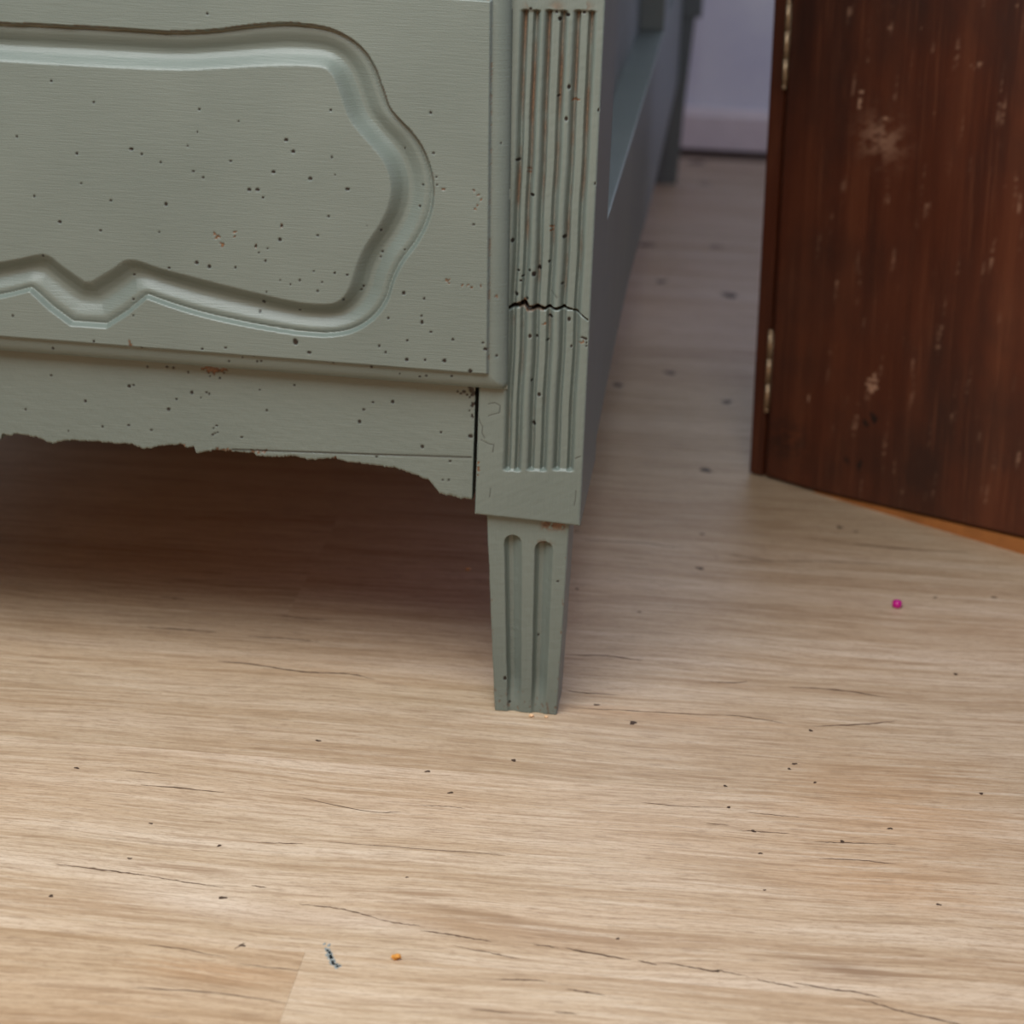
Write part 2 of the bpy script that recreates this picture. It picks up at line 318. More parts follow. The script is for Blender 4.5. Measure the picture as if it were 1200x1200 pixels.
def floor_material():
    k = NT('laminate_oak')
    rnd = k.n('ShaderNodeObjectInfo').outputs['Random']
    cmb = k.n('ShaderNodeCombineXYZ')
    k.l(k.math('MULTIPLY', rnd, 37.0), cmb.inputs[0])
    k.l(k.math('MULTIPLY', rnd, 11.0), cmb.inputs[1])
    off = cmb.outputs[0]
    R = (0, 0, -0.05)
    warp = k.noise(k.coords('World', (2.2, 3.5, 1), offset=off), 1.0, 2, 0.5)
    # bend the grain by shifting y with a broad noise
    wv = k.n('ShaderNodeCombineXYZ')
    k.l(k.math('MULTIPLY', k.math('SUBTRACT', warp, 0.5), 0.05), wv.inputs[1])
    ad = k.n('ShaderNodeVectorMath', operation='ADD')
    k.l(off, ad.inputs[0])
    k.l(wv.outputs[0], ad.inputs[1])
    o2 = ad.outputs[0]
    g1 = k.noise(k.coords('World', (1.6, 26, 1), R, o2), 1.0, 4, 0.55)
    g2 = k.noise(k.coords('World', (9, 170, 1), R, o2), 1.0, 7, 0.78)
    g3 = k.noise(k.coords('World', (40, 560, 1), R, o2), 1.0, 5, 0.75)
    blot = k.noise(k.coords('World', (4, 9, 1), offset=off), 1.0, 3, 0.5)
    c = k.ramp(g1, [(0.28, (0.372, 0.262, 0.168)), (0.45, (0.475, 0.365, 0.250)), (0.56, (0.545, 0.436, 0.318)),
                    (0.75, (0.60, 0.50, 0.390))])
    c = k.mix(k.ramp(blot, [(0.35, 0.0), (0.7, 0.45)]), c, (0.47, 0.325, 0.205))
    # figure of the printed oak: darker heartwood streaks and pale sapwood patches
    for (cx, cy, rx, ry, rot, colr, amt) in FIGURE:
        mp = k.n('ShaderNodeMapping', vector_type='TEXTURE')
        mp.inputs['Location'].default_value = (cx, cy, 0)
        mp.inputs['Rotation'].default_value = (0, 0, rot)
        mp.inputs['Scale'].default_value = (rx, ry, 1000)
        k.l(k.n('ShaderNodeNewGeometry').outputs['Position'], mp.inputs['Vector'])
        ln = k.n('ShaderNodeVectorMath', operation='LENGTH')
        k.l(mp.outputs[0], ln.inputs[0])
        e = k.math('ADD', ln.outputs['Value'], k.math('MULTIPLY', k.math('SUBTRACT', g2, 0.5), 2.2))
        c = k.mix(k.ramp(e, [(0.15, amt), (1.0, 0.0)]), c, colr)
    c = k.mix(k.ramp(g2, [(0.36, 0.62), (0.50, 0.0)]), c, (0.27, 0.175, 0.10))
    c = k.mix(k.ramp(g2, [(0.50, 0.0), (0.68, 0.55)]), c, (0.69, 0.60, 0.48))
    g4 = k.noise(k.coords('World', (190, 520, 1), R, o2), 1.0, 3, 0.7)
    c = k.mix(k.ramp(g4, [(0.36, 0.35), (0.50, 0.0)]), c, (0.30, 0.20, 0.125))
    c = k.mix(k.ramp(g3, [(0.37, 0.55), (0.50, 0.0)]), c, (0.22, 0.145, 0.09))
    # rare dark cracks running with the grain
    ck = k.noise(k.coords('World', (3.0, 75, 1), R, o2), 1.0, 5, 0.6)
    c = k.mix(k.ramp(ck, [(0.22, 0.75), (0.31, 0.0)]), c, (0.10, 0.06, 0.035))
    tone = k.ramp(rnd, [(0.0, (0.93, 0.92, 0.90)), (1.0, (1.03, 1.03, 1.03))])
    c = k.mix(1.0, c, tone, 'MULTIPLY')
    c = k.mix(1.0, c, k.n('ShaderNodeObjectInfo').outputs['Color'], 'MULTIPLY')
    k.bump(k.math('ADD', g3, k.math('MULTIPLY', g2, 0.6)), 0.22, 0.0005)
    rg = k.ramp(g2, [(0.3, 0.50), (0.7, 0.38)])
    return k.out(c, rg, 0.4)


def mahogany_material():
    k = NT('mahogany_veneer')
    v1 = k.noise(k.coords('Object', (34, 34, 2.2)), 1.0, 5, 0.6, 0.4)
    v2 = k.noise(k.coords('Object', (240, 240, 9)), 1.0, 4, 0.6)
    bl = k.noise(k.coords('Object', (9, 9, 6)), 1.0, 4, 0.6)
    c = k.ramp(v1, [(0.3, (0.044, 0.0112, 0.0052)), (0.5, (0.074, 0.0195, 0.0085)), (0.72, (0.105, 0.031, 0.0135))])
    c = k.mix(k.ramp(bl, [(0.45, 0.0), (0.7, 0.75)]), c, (0.020, 0.008, 0.005))
    c = k.mix(k.ramp(v2, [(0.55, 0.0), (0.8, 0.45)]), c, (0.19, 0.068, 0.032))
    c = k.mix(k.attr('stain'), c, (0.010, 0.006, 0.005))
    c = k.mix(k.attr('scuff'), c, (0.40, 0.24, 0.16))
    k.bump(v2, 0.15, 0.0006)
    return k.out(c, k.ramp(bl, [(0.3, 0.36), (0.7, 0.55)]), 0.45)


def simple_material(name, c, rough, spec=0.5, metal=0.0, var=0.15, scale=60):
    k = NT(name)
    n = k.noise(k.coords('Object', (scale, scale, scale)), 1.0, 4, 0.6)
    col = k.ramp(n, [(0.3, tuple(x * (1 - var) for x in c)), (0.7, tuple(min(1, x * (1 + var)) for x in c))])
    k.b.inputs['Metallic'].default_value = metal
    k.bump(n, 0.12, 0.0008)
    return k.out(col, rough, spec)


PAINT_H = paint_material('paint_brushed_across', (60, 60, 1100))
PAINT_V = paint_material('paint_brushed_down', (1000, 1000, 55))
FLOOR = floor_material()
MAHOG = mahogany_material()
ORANGE = simple_material('raw_orange_pine', (0.30, 0.115, 0.030), 0.5)
BRASS = simple_material('aged_brass', (0.42, 0.31, 0.20), 0.42, 0.5, 0.75)
INNER = simple_material('unpainted_old_timber', (0.52, 0.31, 0.16), 0.8)
WALLM = simple_material('cool_white_plaster', (0.80, 0.88, 1.0), 0.85, 0.3, 0, 0.10, 7)
BASEM = simple_material('white_baseboard_paint', (0.80, 0.77, 0.75), 0.5, 0.4, 0, 0.04, 30)
SPECK = simple_material('dark_knot', (0.055, 0.032, 0.020), 0.6)
CRACKM = simple_material('dark_grain_crack', (0.10, 0.060, 0.036), 0.7)
SLAB = simple_material('screed', (0.2, 0.15, 0.11), 0.9)

# ------------------------------------------------------------------ mesh helpers


def link(name, me, mat, parent=None):
    o = bpy.data.objects.new(name, me)
    COL.objects.link(o)
    if mat is not None and len(me.materials) == 0:
        me.materials.append(mat)
    if parent is not None:
        o.parent = parent
    return o


def empty(name, loc=(0, 0, 0), rz=0.0):
    o = bpy.data.objects.new(name, None)
    o.empty_display_size = 0.05
    COL.objects.link(o)
    o.location = loc
    o.rotation_euler = (0, 0, rz)
    return o


def tag(o, label=None, cat=None, group=None, kind=None):
    for k, v in (('label', label), ('category', cat), ('group', group), ('kind', kind)):
        if v:
            o[k] = v
    return o


def grid_solid(name, X, Y, Z, back, mat, parent=None, attrs=None, backX=None):
    """front relief sheet (rows x cols of X,Y,Z) closed by a skirt to the back depth; the sheet faces -y"""
    m, n = X.shape
    V = np.stack([X, Y, Z], -1).reshape(-1, 3)
    idx = np.arange(m * n).reshape(m, n)
    q = np.stack([idx[:-1, :-1], idx[:-1, 1:], idx[1:, 1:], idx[1:, :-1]], -1).reshape(-1, 4)
    ring = np.concatenate([idx[0, :-1], idx[:-1, -1], idx[-1, :0:-1], idx[:0:-1, 0]])
    BV = V[ring].copy()
    BV[:, 1] = back if np.isscalar(back) else np.asarray(back).reshape(-1)[ring]
    if backX is not None:
        BV[:, 0] = np.asarray(backX).reshape(-1)[ring]
    V = np.concatenate([V, BV])
    k = len(ring)
    b0 = m * n
    j = np.arange(k)
    jn = (j + 1) % k
    sk = np.stack([ring[j], b0 + j, b0 + jn, ring[jn]], -1)
    me = bpy.data.meshes.new(name)
    nq = len(q) + len(sk)
    loops = np.concatenate([q.reshape(-1), sk.reshape(-1), b0 + j[::-1]])
    me.vertices.add(len(V))
    me.vertices.foreach_set('co', V.astype(np.float32).reshape(-1))
    me.loops.add(len(loops))
    me.loops.foreach_set('vertex_index', loops.astype(np.int32))
    me.polygons.add(nq + 1)
    ls = np.concatenate([np.arange(nq) * 4, [nq * 4]])
    me.polygons.foreach_set('loop_start', ls.astype(np.int32))
    sm = np.zeros(nq + 1, bool)
    sm[:len(q)] = True
    me.polygons.foreach_set('use_smooth', sm)
    me.update(calc_edges=True)
    for an, arr in (attrs or {}).items():
        a = me.attributes.new(an, 'FLOAT', 'POINT')
        vals = np.zeros(len(V), np.float32)
        vals[:m * n] = np.clip(arr, 0, 1).reshape(-1)
        a.data.foreach_set('value', vals)
    # hard edge between the sheet and its skirt
    return link(name, me, mat, parent)


def box_bm(bm, x0, x1, y0, y1, z0, z1, bev=0.0):
    vs = [bm.verts.new((x, y, z)) for x in (x0, x1) for y in (y0, y1) for z in (z0, z1)]
    f = [(0, 1, 3, 2), (4, 6, 7, 5), (0, 4, 5, 1), (2, 3, 7, 6), (0, 2, 6, 4), (1, 5, 7, 3)]
    fs = [bm.faces.new([vs[i] for i in t]) for t in f]
    if bev:
        es = list({e for fc in fs for e in fc.edges})
        bmesh.ops.bevel(bm, geom=es, offset=bev, segments=2, affect='EDGES', profile=0.6)


def box(name, x0, x1, y0, y1, z0, z1, mat, parent=None, bev=0.001):
    bm = bmesh.new()
    box_bm(bm, x0, x1, y0, y1, z0, z1, bev)
    me = bpy.data.meshes.new(name)
    bm.to_mesh(me)
    bm.free()
    return link(name, me, mat, parent)


def prism(name, outline, axis, a, b, mat, parent=None, bev=0.0):
    """outline of 2-D points swept along one axis from a to b; axis 'x' -> points (y,z), 'y' -> (x,z), 'z' -> (x,y)"""
    bm = bmesh.new()

    def P(p, t):
        return {'x': (t, p[0], p[1]), 'y': (p[0], t, p[1]), 'z': (p[0], p[1], t)}[axis]
    v0 = [bm.verts.new(P(p, a)) for p in outline]
    v1 = [bm.verts.new(P(p, b)) for p in outline]
    n = len(outline)
    bm.faces.new(v0)
    bm.faces.new(v1[::-1])
    for i in range(n):
        bm.faces.new((v0[i], v1[i], v1[(i + 1) % n], v0[(i + 1) % n]))
    bmesh.ops.recalc_face_normals(bm, faces=bm.faces)
    if bev:
        bmesh.ops.bevel(bm, geom=list(bm.edges), offset=bev, segments=2, affect='EDGES', profile=0.6)
    me = bpy.data.meshes.new(name)
    bm.to_mesh(me)
    bm.free()
    return link(name, me, mat, parent)


def sstep(a, b, x):
    t = np.clip((x - a) / (b - a), 0, 1)
    return t * t * (3 - 2 * t)


def seg_dist(px, pz, poly, closed=False):
    pts = np.array([p[:2] for p in poly])
    nxt = np.roll(pts, -1, 0) if closed else pts[1:]
    cur = pts if closed else pts[:-1]
    best = np.full(px.shape, 1e9)
    for (ax, az), (bx, bz) in zip(cur, nxt):
        dx, dz = bx - ax, bz - az
        L2 = dx * dx + dz * dz + 1e-12
        t = np.clip(((px - ax) * dx + (pz - az) * dz) / L2, 0, 1)
        best = np.minimum(best, (px - ax - t * dx) ** 2 + (pz - az - t * dz) ** 2)
    return np.sqrt(best)


def inside(px, pz, poly):
    r = np.zeros(px.shape, bool)
    pts = list(poly)
    for (ax, az), (bx, bz) in zip(pts, pts[1:] + pts[:1]):
        if az == bz:
            continue
        c = ((az > pz) != (bz > pz)) & (px < (bx - ax) * (pz - az) / (bz - az) + ax)
        r ^= c
    return r


def smooth_curve(pts, per=5):
    """Catmull-Rom through the points"""
    p = [np.array(a[:2]) for a in pts]
    p = [2 * p[0] - p[1]] + p + [2 * p[-1] - p[-2]]
    out = []
    for i in range(1, len(p) - 2):
        for k in range(per):
            t = k / per
            a, b, c, d = p[i - 1], p[i], p[i + 1], p[i + 2]
            out.append(0.5 * (2 * b + (c - a) * t + (2 * a - 5 * b + 4 * c - d) * t * t + (3 * b - a - 3 * c + d) * t ** 3))
    out.append(p[-2])
    return [tuple(q) for q in out]


def stamp(X, Z, spots, base, jitter=0.3, ragged=False):
    """soft round marks: 1 inside each spot; returns the mask"""
    M = np.zeros(X.shape)
    for (x, z, s) in spots:
        r = base * s
        a = 1 + jitter * (RNG.random() - 0.5) * 2
        w = r * 3.2
        i = np.where((np.abs(X - x) < w) & (np.abs(Z - z) < w))
        if len(i[0]) == 0:
            continue
        dx, dz = (X[i] - x) / a, (Z[i] - z) * a
        d = np.hypot(dx, dz)
        if ragged:
            th = np.arctan2(dz, dx)
            ph = RNG.random(3) * 6.28
            d = d / (1 + 0.35 * np.sin(2 * th + ph[0]) + 0.25 * np.sin(3 * th + ph[1]) + 0.2 * np.sin(5 * th + ph[2]))
        M[i] = np.maximum(M[i], 1 - sstep(r - 0.00035, r + 0.00035, d))
    return M


def wob(X, Z, amp, scale, seed):
    """small uneven surface of old timber"""
    g = np.random.default_rng(seed)
    o = np.zeros(X.shape)
    for _ in range(9):
        kx, kz = g.normal(0, scale, 2)
        o += np.sin(kx * X + kz * Z + g.random() * 6.28)
    return o / 9 * amp


# ------------------------------------------------------------------ the setting
fl = box('floor', -1.7, 1.9, -2.0, 2.32, -0.030, -0.009, SLAB, None, 0)
tag(fl, 'pale oak laminate floor under the cabinets', None, None, 'structure')
PW, PL = 0.245, 1.285
row0 = -0.339
plank_meshes = {}


def plank(x0, x1, y0, y1):
    key = round(x1 - x0, 4)
    if key not in plank_meshes:
        bm = bmesh.new()
        box_bm(bm, 0, x1 - x0 - 0.00008, 0, y1 - y0 - 0.00008, -0.009, 0.0)
        es = [e for e in bm.edges if all(v.co.z > -0.001 for v in e.verts)]
        bmesh.ops.bevel(bm, geom=es, offset=0.00006, segments=1, affect='EDGES')
        me = bpy.data.meshes.new('plank')
        bm.to_mesh(me)
        bm.free()
        me.materials.append(FLOOR)
        plank_meshes[key] = me
    o = link('plank', plank_meshes[key], None, fl)
    o.location = (x0, y0, 0)
    return o


for r in range(-9, 14):
    y0 = row0 + r * PW
    y1 = y0 + PW
    if y1 > 2.25:
        break
    if y0 < -2.0:
        continue
    joint = -0.1209 if r == -1 else 0.62 + 0.11 * ((r * 7) % 5)
    x = joint
    while x > -1.6:
        x -= PL
    while x < 1.8:
        a, b = max(x, -1.7), min(x + PL, 1.9)
        if b - a > 0.02:
            pk = plank(a, b, y0, y1)
            if r == -1:
                pk.color = (0.90, 0.85, 0.79, 1) if b < 0.3 else (1.06, 1.07, 1.08, 1)
        x += PL

# knots, dents and dirt on the laminate: too small to pick apart, one part
bm = bmesh.new()
for (x, y, s) in FLOOR_SPECKS:
    n = 9
    r = 0.0010 * s * (1.9 if y > 0.55 else 1.0)
    ph = [random.random() * 6.28 for _ in range(3)]
    ring = []
    for i in range(n):
        t = 6.283 * i / n
        rr = r * (1 + 0.28 * math.sin(2 * t + ph[0]) + 0.2 * math.sin(3 * t + ph[1]))
        ring.append(bm.verts.new((x + 1.35 * rr * math.cos(t), y + rr * 1.2 * math.sin(t), 0.0001)))
    c = bm.verts.new((x, y, 0.0003))
    for i in range(n):
        bm.faces.new((ring[i], ring[(i + 1) % n], c))
me = bpy.data.meshes.new('floor_knots')
bm.to_mesh(me)
bm.free()
tag(link('floor_knots', me, SPECK, fl), 'dark knots and dirt specks on the laminate', None, None, 'stuff')

bm = bmesh.new()
for (w, pts) in FLOOR_CRACKS:
    cv = smooth_curve(pts, 8)
    n = len(cv)
    L, Rr = [], []
    for i, (x, y) in enumerate(cv):
        j0, j1 = max(0, i - 1), min(n - 1, i + 1)
        dx, dy = cv[j1][0] - cv[j0][0], cv[j1][1] - cv[j0][1]
        d = math.hypot(dx, dy) + 1e-9
        ww = 0.00105 * w * (math.sin(math.pi * (i + 0.3) / (n - 0.4)) ** 0.6) * (0.45 + 0.8 * random.random())
        yo = random.uniform(-0.0004, 0.0004)
        L.append(bm.verts.new((x - dy / d * ww, y + yo + dx / d * ww, 0.00012)))
        Rr.append(bm.verts.new((x + dy / d * ww, y + yo - dx / d * ww, 0.00012)))
    for i in range(n - 1):
        bm.faces.new((L[i], Rr[i], Rr[i + 1], L[i + 1]))
bmesh.ops.recalc_face_normals(bm, faces=bm.faces)
me = bpy.data.meshes.new('grain_cracks')
bm.to_mesh(me)
bm.free()
tag(link('grain_cracks', me, CRACKM, fl), 'thin dark cracks in the oak grain', None, None, 'stuff')

wall = box('wall_back', -1.7, 1.9, 2.215, 2.32, 0.0, 2.4, WALLM, None, 0)
tag(wall, 'cool white plaster wall behind the cabinets', None, None, 'structure')
bb = prism('baseboard_back', [(2.20, 0.0), (2.2145, 0.0), (2.2145, 0.062), (2.2115, 0.062), (2.200, 0.050)], 'x', -1.7, 1.9,
           BASEM, None, 0.0)
tag(bb, 'white painted baseboard with a bevelled top along the back wall', None, None, 'structure')

# ------------------------------------------------------------------ grey-green painted cabinet
pc = empty('painted_cabinet', (-0.33, 0.0, 0.0))
tag(pc, 'grey-green painted antique cabinet with carved front, fluted legs and many wormholes', 'cabinet')
PO = Vector((0.33, 0, 0))      # world -> local offset of the parts
WID = 0.66                     # overall width; the right face is x = 0
TOP = 0.80
BODY_Y = 1.95


def own(o):
    o.parent = pc
    o.location = PO
    return o


# --- carved front of the drawer
st = 0.00068
us = np.arange(-0.603, -0.0515 + st / 2, st)
vs = np.arange(0.2310, 0.4925 + st / 2, st)
U, Wv = np.meshgrid(us, vs)
X = U - 0.0235 * (Wv - 0.2346)
Z = Wv - 0.0160 * (U + 0.058)
# moulded edge: quarter round, then a small step up to the field
RC = 0.006
dx = np.minimum(U - us[0], us[-1] - U)
dz = np.minimum(Wv - vs[0], vs[-1] - Wv)
corner = (dx < RC) & (dz < RC)
edge = np.where(corner, RC - np.hypot(RC - dx, RC - dz), np.minimum(dx, dz))
edge = np.clip(edge, 0, None)
MW = 0.0118
tq = np.clip(edge / MW, 0, 1)
H = 0.0088 * np.sqrt(np.clip(1 - (1 - tq) ** 2, 0, 1)) + 0.0032 * sstep(MW - 0.0001, MW + 0.0009, np.minimum(dx, dz))
XC = -0.326
oc = smooth_curve(CART_OUTER[1:30], 5) + [tuple(CART_OUTER[30])] + [tuple(p) for p in CART_OUTER[31:]]
ic = smooth_curve(CART_INNER[1:], 5)
oc = [p for p in oc if p[0] > XC]
ic = [p for p in ic if p[0] > XC]
oc_full = oc + [(2 * XC - x, z) for x, z in oc[::-1]]
ic_full = ic + [(2 * XC - x, z) for x, z in ic[::-1]]
near = (X > -0.62) & (X < -0.085) & (Z > 0.24) & (Z < 0.47)
i = np.where(near)
px, pz = X[i], Z[i]
ino = inside(px, pz, oc_full)
ini = inside(px, pz, ic_full)
band = ino & ~ini
bi = np.where(band)
do = seg_dist(px[bi], pz[bi], oc_full, True)
di = seg_dist(px[bi], pz[bi], ic_full, True)
t = do / (do + di + 1e-9)
ks = np.array([0, 0.035, 0.075, 0.14, 0.24, 0.36, 0.50, 0.62, 0.76, 0.88, 0.96, 1.0])
kd = np.array([0, 0.34, 0.66, 0.54, 0.52, 0.70, 0.95, 1.0, 0.76, 0.36, 0.10, 0.0])
tt = np.linspace(0, 1, 401)
pr = np.interp(tt, ks, kd)
ker = np.exp(-np.linspace(-2, 2, 61) ** 2)
ker /= ker.sum()
pr = np.where(tt > 0.09, np.convolve(np.pad(pr, 30, mode='edge'), ker, 'valid'), pr)
dep = np.zeros(px.shape)
dep[bi] = 0.0085 * np.interp(t, tt, pr)
G = np.zeros(X.shape)
G[i] = dep
rim = np.zeros(px.shape)
rim[bi] = np.exp(-(do / 0.0011) ** 2)
RIM = np.zeros(X.shape)
RIM[i] = rim
hole = stamp(X, Z, DRAWER_HOLES, 0.0008, 0.2)
wood = stamp(X, Z, DRAWER_CHIPS, 0.0009, 0.3, True)
nz = wob(X, Z, 1.0, 400, 3) + wob(X, Z, 1.0, 1500, 4)
wood = np.maximum(wood, RIM * sstep(0.02, 0.5, nz + 0.45) * sstep(0.33, 0.40, Z) * 0.8)
stepline = np.exp(-((np.minimum(dx, dz) - MW) / 0.0006) ** 2) * (us[-1] - U < 0.02)
wood = np.maximum(wood, stepline * sstep(0.05, 0.4, nz) * 0.6)
Y = -(H - G) + 0.0006 * hole + 0.0006 * wood - 0.0002 + wob(X, Z, 0.00025, 70, 8)
dr = grid_solid('drawer_front', X, Y, Z, -0.0001, PAINT_H, None, {'hole': hole, 'wood': wood})
own(dr)
dr['label'] = 'carved drawer front with a wavy moulded panel'

# second, plain front above the picture
us2 = np.linspace(-0.603, -0.0515, 140)
vs2 = np.linspace(0.512, 0.745, 60)
U2, W2 = np.meshgrid(us2, vs2)
e2 = np.minimum(np.minimum(U2 - us2[0], us2[-1] - U2), np.minimum(W2 - vs2[0], vs2[-1] - W2))
Y2 = -0.012 * np.sqrt(np.clip(1 - (1 - np.clip(e2 / 0.013, 0, 1)) ** 2, 0, 1)) - 0.0002
own(grid_solid('drawer_front', U2 - 0.006, Y2, W2, -0.0001, PAINT_H))

# --- front posts
FLB = [(-0.0495, -0.0433), (-0.0340, -0.0264), (-0.0172, -0.0088)]
FLT = [(-0.0492, -0.0424), (-0.0344, -0.0257), (-0.0165, -0.0083)]


def front_post(mirror, sx, sz):
    xs = np.arange(-0.0705, 0.00001, sx)
    xs[-1] = 0.0
    zs = np.concatenate([np.arange(0.1399, 0.49, sz), np.linspace(0.492, TOP - 0.022, 40)])
    X, Z0 = np.meshgrid(xs, zs)
    Z = Z0 + 0.0034 * (-X / 0.07) * (1 - sstep(0.14, 0.175, Z0))
    dep = np.zeros(X.shape)
    wd = np.zeros(X.shape)
    v = np.clip((Z - 0.176) / 0.295, 0, 1)
    wz = wob(X, Z, 1.0, 260, 21)
    wz2 = wob(X * 1.2, Z * 0.22, 1.0, 420, 22)
    drift = wob(X * 0, Z, 0.0008, 70, 30)
    for k in range(3):
        a = FLB[k][0] * (1 - v) + FLT[k][0] * v + drift
        b = FLB[k][1] * (1 - v) + FLT[k][1] * v + drift
        zb, zt = 0.1755 + 0.0012 * k, 0.4745 + 0.0006 * k
        msk = sstep(zb - 0.0006, zb + 0.0010, Z) * (1 - sstep(zt - 0.001, zt + 0.001, Z))
        g = np.maximum(np.exp(-((X - a) / 0.0019) ** 2), np.exp(-((X - b) / 0.0019) ** 2))
        ins = sstep(a - 0.0004, a + 0.0006, X) * (1 - sstep(b - 0.0006, b + 0.0004, X))
        dep = np.maximum(dep, msk * np.maximum(0.0050 * g, ins * 0.0016))
        wd = np.maximum(wd, msk * g * g * sstep(-0.25, 0.75, wz2 * 0.8 + wz * 0.3 + 0.75 * sstep(0.24, 0.46, Z) - 0.30) * 0.85)
        # worn top end of each flute
        top = np.exp(-(((X - (a + b) / 2) / 0.004) ** 2 + ((Z - zt - 0.003) / 0.003) ** 2))
        wd = np.maximum(wd, 0.5 * top * (wz > -0.1))
    # rounded arrises
    for d, r in ((-X, 0.0016), (X + 0.0705, 0.0016), (Z - Z[0:1], 0.0016)):
        q = np.clip(1 - d / r, 0, 1)
        dep = np.maximum(dep, r * (1 - np.sqrt(1 - q * q)))
    hole = np.zeros(X.shape)
    if not mirror:
        hole = stamp(X, Z, POST_HOLES, 0.00085, 0.2)
        wd = np.maximum(wd, stamp(X, Z, POST_CHIPS, 0.001, 0.3, True))
        cp = np.array(POST_CRACK)
        d = seg_dist(X, Z, POST_CRACK)
        ww = np.interp(X, cp[:, 0], cp[:, 2]) * 0.00048
        inr = (X > cp[0, 0] - 0.003) & (X < cp[-1, 0] + 0.0003)
        ck = inr * (1 - sstep(ww * 0.55, ww * 1.15 + 0.0002, d))
        hole = np.maximum(hole, ck * np.clip(ww / 0.0007, 0, 1))
        wd = np.maximum(wd, inr * (X < -0.030) * (1 - sstep(ww, ww + 0.0016, d)) * (wz > -0.2) * 0.7)
        dep = dep + 0.004 * ck
        for hl in POST_HAIR:
            hole = np.maximum(hole, 0.55 * (1 - sstep(0.00008, 0.00055, seg_dist(X, Z, hl))))
    keep = (X < -0.0008) & (X > -0.0697)
    hole, wd = hole * keep, wd * keep
    Y = dep + 0.0006 * hole + 0.0004 * wd + wob(X, Z, 0.0004, 90, 41) + wob(X, Z, 0.00012, 800, 42)
    Xo = X
    if mirror:
        Xo, Y, Z, hole, wd = -WID - X[:, ::-1], Y[:, ::-1], Z[:, ::-1], hole[:, ::-1], wd[:, ::-1]
    o = grid_solid('front_post', Xo, Y, Z, 0.150, PAINT_V, None, {'hole': hole, 'wood': wd})
    own(o)
    return o


fp = front_post(False, 0.0005, 0.0006)
fp['label'] = 'fluted corner post with a crack across it'
front_post(True, 0.0012, 0.002)

# --- front legs
LF = [(0.205, 0.43), (0.585, 0.82)]


def front_leg(mirror):
    u = np.linspace(0, 1, 110)
    zz = np.linspace(0.0, 0.1425, 250)
    Uu, Zz = np.meshgrid(u, zz)
    v = Zz / 0.1397
    xl = -0.0530 * (1 - v) + -0.0628 * v + wob(Uu * 0, Zz, 0.0005, 120, 51)
    xr = -0.0102 * (1 - v) + -0.0072 * v + wob(Uu * 0, Zz, 0.0004, 120, 52)
    X = xl + (xr - xl) * Uu
    dep = np.zeros(X.shape)
    for k, (a, b) in enumerate(LF):
        zt = 0.1290 - 0.003 * k
        s = np.clip((Uu - a) / (b - a), 0, 1)
        w_half = (b - a) / 2 * (xr - xl)
        cx = xl + (xr - xl) * (a + b) / 2
        # steep left wall, long sloping right wall
        prof = np.interp(s, [0, 0.10, 0.22, 0.45, 0.75, 1.0], [0, 0.62, 0.95, 1.0, 0.55, 0.0])
        topr = np.hypot(X - cx, np.clip(Zz - (zt - w_half), 0, None)) / w_half
        m = 1 - sstep(0.86, 1.0, np.where(Zz > zt - w_half, topr, 0))
        dep = np.maximum(dep, 0.0060 * prof * m * (0.30 + 0.70 * sstep(0.0, 0.028, Zz)))
    for d, r in (((Uu) * (xr - xl), 0.0013), ((1 - Uu) * (xr - xl), 0.0013)):
        q = np.clip(1 - d / r, 0, 1)
        dep = np.maximum(dep, r * (1 - np.sqrt(1 - q * q)))
    wz = wob(X, Zz, 1.0, 500, 55) + wob(X, Zz * 0.3, 1.0, 1800, 56)
    wd = sstep(0.132, 0.138, Zz) * sstep(0.62, 0.70, Uu) * (1 - sstep(0.92, 0.97, Uu)) * (wz > -0.35)
    wd = np.maximum(wd, 0.8 * (wz > 0.05) * np.exp(-(((Uu - 0.70) / 0.09) ** 2 + ((Zz - 0.1245) / 0.0022) ** 2)))
    wd = np.maximum(wd, 0.55 * (wz > 0.5) * sstep(0.03, 0.0, Zz))
    wd = np.maximum(wd, 0.6 * (wz > 0.55) * ((Uu < 0.03) | (Uu > 0.97)))
    hole = stamp(X, Zz, [(-0.0467, 0.0245, 1.2), (-0.0255, 0.0560, 0.7), (-0.0135, 0.098, 0.7), (-0.043, 0.0065, 0.8)], 0.00105, 0.2)
    y0 = 0.0045 + 0.0030 * (1 - v)
    Y = y0 + dep + 0.0006 * hole + 0.0004 * wd + wob(X, Zz, 0.00025, 150, 57) + wob(X, Zz, 0.00016, 800, 58)
    bk = 0.060 - 0.010 * (1 - v)
    wd_h = {'hole': hole, 'wood': wd}
    if mirror:
        X, Y, Zz, bk = -WID - X[:, ::-1], Y[:, ::-1], Zz[:, ::-1], bk[:, ::-1]
        wd_h = {'hole': hole[:, ::-1], 'wood': wd[:, ::-1]}
    return own(grid_solid('front_leg', X, Y, Zz, bk, PAINT_V, None, wd_h))


front_leg(False)
front_leg(True)

